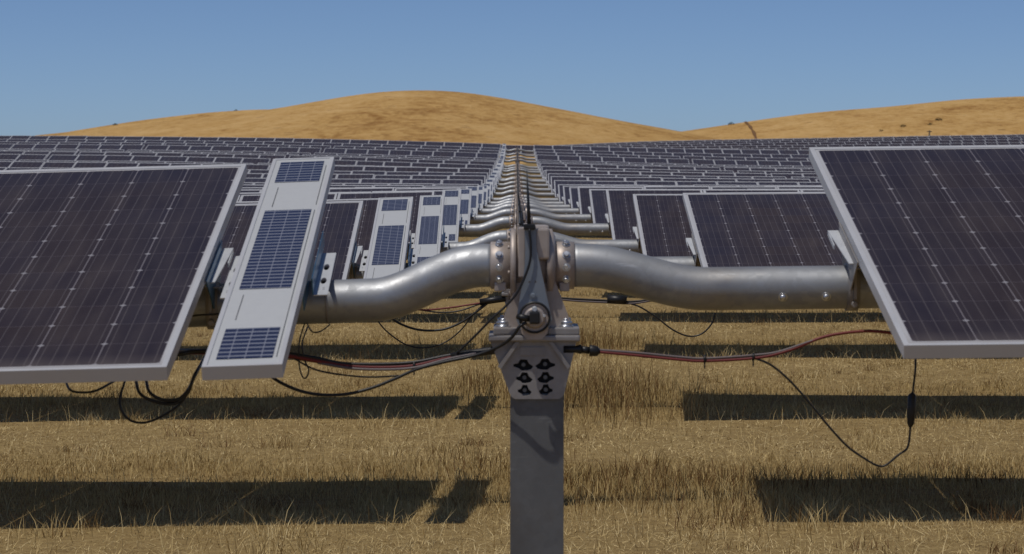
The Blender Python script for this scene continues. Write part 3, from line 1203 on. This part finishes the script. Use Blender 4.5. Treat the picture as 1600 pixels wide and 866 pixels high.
# rows of the next block, on the slope behind on the right
FARN = ['first', 'second', 'third', 'fourth', 'fifth', 'sixth', 'seventh', 'eighth', 'ninth', 'tenth', 'eleventh', 'twelfth', 'thirteenth',
        'fourteenth', 'fifteenth', 'sixteenth', 'seventeenth']
for i in range(17):
    Y = Yn(23 + i) + 1.0
    x0 = -3.0 if i == 0 else (9 if i < 6 else (6 if i < 10 else 3))
    x1 = .207 * Y + 1.5
    if 0 < i < 8:
        x0 = 12
    xm = (x0 + x1) / 2
    root = empty('solar_tracker', (xm, Y, float(tube_z(xm, Y)) - POST_H))
    if i == 0:
        lab = 'row of dark solar panels passing unbroken behind the far end of the central lane'
    elif i == 16:
        lab = 'rearmost row of dark solar panels, along the skyline of the right-hand slope under the hill'
    else:
        lab = '%s row from the front of the distant solar block on the right-hand slope' % FARN[i]
    tag(root, lab, 'solar tracker', 'distant solar tracker rows on the right-hand slope')
    b = MB()
    b.sweep([(x - xm, 0, float(tube_z(x, Y)) - float(tube_z(xm, Y)) + POST_H) for x in np.arange(x0, x1 + 1, 2.)], .06, 8)
    b.build('torque_tube', M_TUBE, root)
    x = x0 + .5 + random.random() * .3
    k = 0
    tl = TILT + random.uniform(-.01, .01)
    while x < x1:
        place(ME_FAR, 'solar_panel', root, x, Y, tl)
        k += 1
        x += 1.004 + (.15 if k % 8 == 0 else 0)
    for xp in np.arange(x0 + 1, x1, 8.2):
        b = MB()
        zz = float(tube_z(xp, Y)) - float(root.location.z)
        b.box((xp - xm - .07, -.07, zz - POST_H - .3), (xp - xm + .07, -.063, zz - .05))
        b.box((xp - xm - .003, -.063, zz - POST_H - .3), (xp - xm + .003, .063, zz - .05))
        b.box((xp - xm - .07, .063, zz - POST_H - .3), (xp - xm + .07, .07, zz - .05))
        b.build('post', M_POST, root)

# lone wooden pole on the skyline at the foot of the right hill
Yp = 262.0
Xp = (1451 - 807) / FPX * Yp
zp = CZ + (269 - 217) / FPX * Yp
b = MB()
b.sweep([(0, 0, -1.5), (0, 0, .9)], [.10, .07], 8)
b.box((-.25, -.05, .72), (.25, .05, .80))
o = b.build('wooden_pole', M_WOOD)
o.location = (Xp, Yp, zp)
tag(o, 'short dark wooden pole standing alone behind the panels at the foot of the right hill', 'pole')


# ------------------------------------------------------------------ cables
def cable(name, cat, label, runs, n=1, group=None, ties=(), blocks=(), dy=0.0):
    """runs: (points in row-one drawing pixels with depth, radius, material). One thing, one mesh, unless it carries connectors."""
    Y = Yn(n)
    z0 = float(tube_z(GX, Y))
    fix = lambda p: ((p[0] - 838) / 560, (p[2] if len(p) > 2 else -.09) + dy, (455 - p[1]) / 560)
    mats, idx, b = [], {}, MB()

    def mid(m):
        if m.name not in idx:
            idx[m.name] = len(mats)
            mats.append(m)
        return idx[m.name]
    for pts, r_, m in runs:
        b.sweep(catmull([fix(p) for p in pts], 8), r_, 8, mi=mid(m))
    o = b.build(name, mats)
    o.location = (GX, Y, z0)
    tag(o, label, cat, group)
    if blocks:
        bb = MB()
        for pts, rr in blocks:
            P = [fix(p) for p in pts]
            bb.sweep(P, rr, 12)
        bb.build('connector', M_BLACK, o)
    if ties:
        bb = MB()
        for p in ties:
            c = Vector(fix(p))
            bb.sweep([c + Vector((-.003, 0, .0)), c + Vector((.003, 0, 0))], .011, 12)
            bb.box(tuple(c + Vector((-.0018, -.002, -.026))), tuple(c + Vector((.0018, .002, -.008))))
        bb.build('cable_tie', M_BLACK, o)
    return o


# nearest row, right-hand side
cable('cable_bundle', 'cable', 'red and pale cable pair curving from the post to under the right front panel',
      [([(905, 544), (935, 547), (1000, 553), (1060, 559), (1100, 561), (1180, 556), (1230, 544), (1285, 523), (1345, 515), (1392, 518), (1440, 522, .0)], .0042, M_RED),
       ([(905, 542), (935, 544), (1000, 549), (1060, 555), (1100, 557), (1175, 552), (1215, 546), (1280, 525), (1345, 514.5, -.082), (1392, 517, -.08), (1440, 520, .02)], .0032, M_GREYC),
       ([(905, 545), (1000, 551, -.083), (1060, 555, -.082), (1100, 558, -.082), (1180, 556, -.084)], .0032, M_BLACK)],
      ties=[(1098, 558), (1173, 555)],
      blocks=[([(880, 543), (900, 543), (905, 543), (908, 543)], [.010, .010, .013, .013]), ([(906, 543), (920, 545)], .010), ([(920, 545), (922, 545), (932, 546), (936, 546)], [.015, .016, .014, .007])])
cable('panel_lead', 'cable', 'black lead with an inline connector hanging in a V below the right front panel',
      [([(1173, 556), (1200, 567), (1230, 592), (1262, 628), (1290, 662), (1320, 694), (1350, 715), (1368, 724), (1380, 722), (1398, 707), (1412, 696), (1416, 672), (1417, 640), (1421, 600), (1424, 568), (1430, 540, 0)], .0031, M_BLACK)],
      blocks=[([(1420, 610), (1419, 614), (1418, 636), (1417, 658), (1416.5, 664)], [.004, .011, .012, .010, .004])])
# nearest row, left-hand side
cable('cable_bundle', 'cable', 'thick red and black cable bundle sagging from the post towards the slim control panel',
      [([(790, 543, -.07), (745, 548), (700, 556), (650, 568), (600, 571), (550, 569), (500, 561), (450, 552), (400, 545), (330, 548), (260, 556, .1)], .0055, M_RED),
       ([(790, 541, -.07), (745, 546), (700, 553), (650, 563), (600, 566), (540, 565), (500, 557), (450, 549), (400, 544), (330, 545), (260, 552, .1)], .0048, M_BLACK),
       ([(745, 549, -.1), (700, 558, -.1), (650, 571, -.1), (600, 574, -.1), (550, 572, -.1), (500, 564, -.09)], .0036, M_GREYC),
       ([(760, 545, -.08), (700, 556, -.08), (650, 568, -.08), (600, 570, -.08), (540, 568, -.08), (480, 560, -.08), (440, 553, -.07)], .0040, M_RED)],
      ties=[(649, 568)],
      blocks=[([(800, 541, -.07), (772, 545, -.08), (735, 550), (706, 555)], .011)])
cable('motor_cable', 'cable', 'long thick black cable drooping from the drive motor to under the slim panel',
      [([(822, 499, -.165), (812, 505, -.17), (800, 522, -.16), (780, 537, -.14), (745, 551, -.12), (700, 561, -.11), (655, 573, -.1), (620, 588, -.1), (585, 602, -.1), (545, 612, -.1), (505, 613, -.1), (470, 606, -.1), (435, 591, -.08), (400, 570, 0)], .0046, M_BLACK)])
cable('antenna_cable', 'cable', 'thin black cable running down from the antenna clamp across the gearbox',
      [([(827, 357, -.130), (829, 380, -.128), (828, 405, -.126), (820, 430, -.126), (808, 455, -.125), (792, 474, -.12), (770, 494, -.12), (745, 520, -.11), (715, 549, -.1)], .0034, M_BLACK)])
cable('thin_cable', 'cable', 'thin black cable joining the motor cable from below the red bundle on the left',
      [([(455, 552), (490, 572), (520, 580), (560, 585), (590, 586), (625, 584)], .0026, M_BLACK)])
cable('hanging_loop', 'cable', 'narrow black cable loop hanging beneath the tube beside the slim panel',
      [([(476, 505, 0), (472, 530), (471, 565), (476, 585), (482, 587), (486, 575), (480, 560), (476, 535), (480, 512, 0)], .0022, M_BLACK),
       ([(480, 508, 0), (492, 516), (505, 515), (515, 508, 0)], .0022, M_BLACK)])
cable('looped_cables', 'cable', 'cluster of thick black cable loops hanging under the left front panel',
      [([(195, 592, 0), (193, 625), (205, 650), (230, 657), (262, 645), (292, 622), (309, 585), (318, 560, .05)], .0034, M_BLACK),
       ([(210, 592, 0), (225, 612), (250, 625), (278, 627), (298, 612), (308, 588), (316, 560, .05)], .0046, M_BLACK),
       ([(226, 592, 0), (240, 610), (262, 622), (285, 620), (301, 603), (311, 580), (318, 560, .05)], .0046, M_BLACK)])
cable('short_loop', 'cable', 'short black cable sagging under the middle of the left front panel',
      [([(100, 596, 0), (118, 607), (140, 610), (160, 606), (178, 596, 0)], .0036, M_BLACK)])
cable('stub_cable', 'cable', 'thick black cable end showing between left front panel and slim panel below the tube',
      [([(230, 553, .05), (280, 551), (305, 547), (340, 545), (380, 540, .05)], .0062, M_BLACK),
       ([(280, 499, -.04), (310, 491), (340, 489), (370, 490, .02)], .0028, M_BLACK)])

# cables of the rows behind (drawn in row-one pixels, then seen smaller)
def small(px_, py_, n):          # photo pixel on row n -> drawing pixel of row one
    s = 560 / (FPX / Yn(n))
    gx = 807 + GX * FPX / Yn(n)
    ty_ = 269 - (float(tube_z(GX, Yn(n))) - CZ) * FPX / Yn(n)
    return 838 + (px_ - gx) * s, 455 + (py_ - ty_) * s


S2 = lambda L: [small(a, b, 2) for a, b in L]
cable('cable_bundle', 'cable', 'pale and black cables behind the right of the post, above a thin loop',
      [(S2([(868, 466), (900, 469), (940, 471), (985, 473), (1020, 468), (1060, 462)]), .0052, M_GREYC),
       (S2([(868, 464), (900, 466), (940, 468), (985, 470), (1020, 466), (1060, 460)]), .0048, M_BLACK)], n=2,
      blocks=[(S2([(866, 465), (876, 466)]), .018), (S2([(948, 466), (978, 468)]), .022)])
cable('hanging_loop', 'cable', 'thin black loop hanging below the right front tube',
      [(S2([(980, 472), (1000, 479), (1025, 495), (1050, 514), (1075, 524), (1095, 520), (1110, 505), (1116, 488)]), .0042, M_BLACK)], n=2)
cable('cable_bundle', 'cable', 'pink and black cable pair crossing just below the left front tube near the gearbox',
      [(S2([(620, 478), (660, 483), (700, 480), (740, 474), (790, 466)]), .0045, M_RED),
       (S2([(650, 482), (690, 487), (720, 484), (750, 474), (790, 464)]), .0040, M_BLACK)], n=2,
      blocks=[(S2([(750, 471), (790, 465)]), .017)])
cable('hanging_loop', 'cable', 'wide black cable loop under the left front tube, the thicker of two',
      [(S2([(605, 490), (625, 504), (655, 514), (690, 514), (720, 503), (750, 482), (775, 462)]), .0058, M_BLACK)], n=2)
cable('hanging_loop', 'cable', 'thin lower black cable loop under the left front tube',
      [(S2([(585, 492), (605, 516), (635, 537), (665, 542), (695, 534), (720, 515), (740, 490), (760, 470)]), .0036, M_BLACK)], n=2)
for nn, w in ((3, 'third'), (4, 'fourth')):
    cable('cable_bundle', 'cable', 'small dark cable line sagging beneath the tube of the %s row' % w,
          [([(790, 543), (700, 556), (620, 572), (540, 568), (450, 552)], .0075, M_BLACK), ([(905, 544), (1000, 553), (1100, 561), (1200, 552), (1330, 516)], .006, M_BLACK)], n=nn)


# ------------------------------------------------------------------ dry grass (nobody could count it)
def blades(n, x0, x1, y0, y1, hmin, hmax, wd, lean=.35, tint=(.35, .95), mask=None):
    X = rng.uniform(x0, x1, n) if not callable(x0) else None
    Yv = y0 + (y1 - y0) * rng.random(n)
    if X is None:
        X = x0(Yv) + (x1(Yv) - x0(Yv)) * rng.random(n)
    ph = ((Yv - D1) / PITCH) % 1.0                       # where in the row spacing: mown strip or standing stubble
    ph = ph + .07 * fnoise(X, Yv, 3.1, 4) + .06 * fnoise(X, Yv, .8, 7)
    stand = np.clip(.5 + .8 * np.cos((ph - .16) * 2 * np.pi), 0, 1)
    cl = fnoise(X, Yv, .45, 3) * .5 + fnoise(X, Yv, 1.6, 1) * .5
    h = (hmin + (hmax - hmin) * rng.random(n)**1.8) * (.26 + .50 * stand) * np.clip(1 + .8 * cl, .25, 2.0)
    t = tint[0] + (tint[1] - tint[0]) * rng.random(n) + cl * .22 + (.5 - stand) * .22
    return X, Yv, h, np.full(n, wd) * rng.uniform(.7, 1.3, n), np.full(n, lean), t


def half(Y, m=1.06, a=1.3):
    return .207 * Y * m + a


sets = []
for (n, ya, yb, hm, hx, wd) in ((270000, 8.6, 14, .018, .070, .0030), (190000, 14, 20, .018, .070, .0040), (120000, 20, 30, .018, .075, .0060),
                                (60000, 30, 46, .02, .08, .010)):
    sets.append(blades(n, lambda y: -half(y), lambda y: half(y), ya, yb, hm, hx, wd))
sets.append(blades(16000, -2.0, 2.2, 46, 132, .03, .13, .022))
# tall brown weeds beside the lane and ragged heads along the standing strips
for (cx, cy, sx, sy, n, hm, hx) in ((.72, 19.6, .34, .9, 1200, .10, .30), (1.15, 12.9, .25, .7, 300, .06, .16), (.55, 13.4, .3, .6, 300, .06, .16),
                                    (-.30, 20.6, .15, .5, 250, .1, .24), (-.30, 15.0, .2, .4, 150, .06, .16), (1.1, 13.9, .8, .3, 900, .06, .16),
                                    (.5, 25.5, .5, .8, 900, .1, .3)):
    X = rng.normal(cx, sx, n)
    Yv = rng.normal(cy, sy, n)
    sets.append((X, Yv, rng.uniform(hm, hx, n), np.full(n, .0045), np.full(n, .45), rng.uniform(.0, .62, n)))
n = 7000
Yv = rng.uniform(10, 32, n)
X = (rng.random(n) * 2 - 1) * half(Yv)
sets.append((X, Yv, rng.uniform(.07, .17, n), np.full(n, .003), np.full(n, .7), rng.uniform(.4, 1.0, n)))

X, Yv, H, W, LN, TI = [np.concatenate([s[i] for s in sets]) for i in range(6)]
nc = 520
cx_, cy_ = rng.uniform(-1, 1, nc), rng.uniform(9.5, 30, nc)
cx_ = cx_ * half(cy_)
per = rng.integers(12, 60, nc)
ci = np.repeat(np.arange(nc), per)
hs = rng.uniform(.05, .13, nc)
tt = rng.uniform(.05, .9, nc)
X = np.concatenate([X, cx_[ci] + rng.normal(0, .05, len(ci)) * (1 + 2 * hs[ci] * 8 * .3)])
Yv = np.concatenate([Yv, cy_[ci] + rng.normal(0, .05, len(ci))])
H = np.concatenate([H, hs[ci] * rng.uniform(.4, 1.2, len(ci))])
W = np.concatenate([W, np.full(len(ci), .0035)])
LN = np.concatenate([LN, np.full(len(ci), .9)])
TI = np.concatenate([TI, np.clip(tt[ci] + rng.normal(0, .12, len(ci)), 0, 1)])
m = 120000
Yl = 8.6 + 25 * rng.random(m)**1.4
Xl = (rng.random(m) * 2 - 1) * half(Yl)
phl = ((Yl - D1) / PITCH + .07 * fnoise(Xl, Yl, 3.1, 4) + .06 * fnoise(Xl, Yl, .8, 7)) % 1.0
ok = rng.random(m) < np.clip(.45 - .6 * np.cos((phl - .16) * 2 * np.pi), .08, 1)
Xl, Yl = Xl[ok], Yl[ok]
m = len(Xl)
X, Yv = np.concatenate([X, Xl]), np.concatenate([Yv, Yl])
H = np.concatenate([H, rng.uniform(.012, .03, m)])
W = np.concatenate([W, rng.uniform(.003, .006, m) * (Yl / 14)])
LN = np.concatenate([LN, rng.uniform(2.5, 6, m)])
TI = np.concatenate([TI, rng.uniform(.6, 1.0, m)])
keep = ~((np.abs(X - GX) < .09) & (np.abs(((Yv - D1 + PITCH / 2) % PITCH) - PITCH / 2) < .1))
X, Yv, H, W, LN, TI = [a[keep] for a in (X, Yv, H, W, LN, TI)]
n = len(X)
Z = gz(X, Yv) - .01
ang = rng.uniform(0, 2 * np.pi, n)
fa = rng.uniform(-.9, .9, n)                            # blade faces roughly the lane
bx, by = np.cos(fa) * W / 2, np.sin(fa) * W / 2
lx, ly = np.cos(ang) * H * LN * rng.random(n) * 1.6, np.sin(ang) * H * LN * rng.random(n) * 1.6
co = np.empty((n, 5, 3), np.float32)
co[:, 0] = np.stack([X - bx, Yv - by, Z], -1)
co[:, 1] = np.stack([X + bx, Yv + by, Z], -1)
co[:, 2] = np.stack([X + bx * .8 + lx * .35, Yv + by * .8 + ly * .35, Z + H * .6], -1)
co[:, 3] = np.stack([X - bx * .8 + lx * .35, Yv - by * .8 + ly * .35, Z + H * .6], -1)
co[:, 4] = np.stack([X + lx, Yv + ly, Z + H], -1)
me = bpy.data.meshes.new('grass')
me.vertices.add(n * 5)
me.vertices.foreach_set('co', co.ravel())
base = (np.arange(n) * 5)[:, None]
loops = np.concatenate([base + [0, 1, 2, 3], base + [3, 2, 4]], 1).ravel()
me.loops.add(n * 7)
me.loops.foreach_set('vertex_index', loops.astype(np.int32))
me.polygons.add(n * 2)
st = np.stack([np.arange(n) * 7, np.arange(n) * 7 + 4], -1).ravel()
me.polygons.foreach_set('loop_start', st.astype(np.int32))
at = me.attributes.new('tint', 'FLOAT', 'POINT')
at.data.foreach_set('value', np.repeat(np.clip(TI, 0, 1), 5).astype(np.float32))
me.update(calc_edges=True)
me.materials.append(M_GRASS)
g = put('dry_grass', me)
tag(g, 'short dry golden grass covering the field between the panel rows', 'grass', kind='stuff')
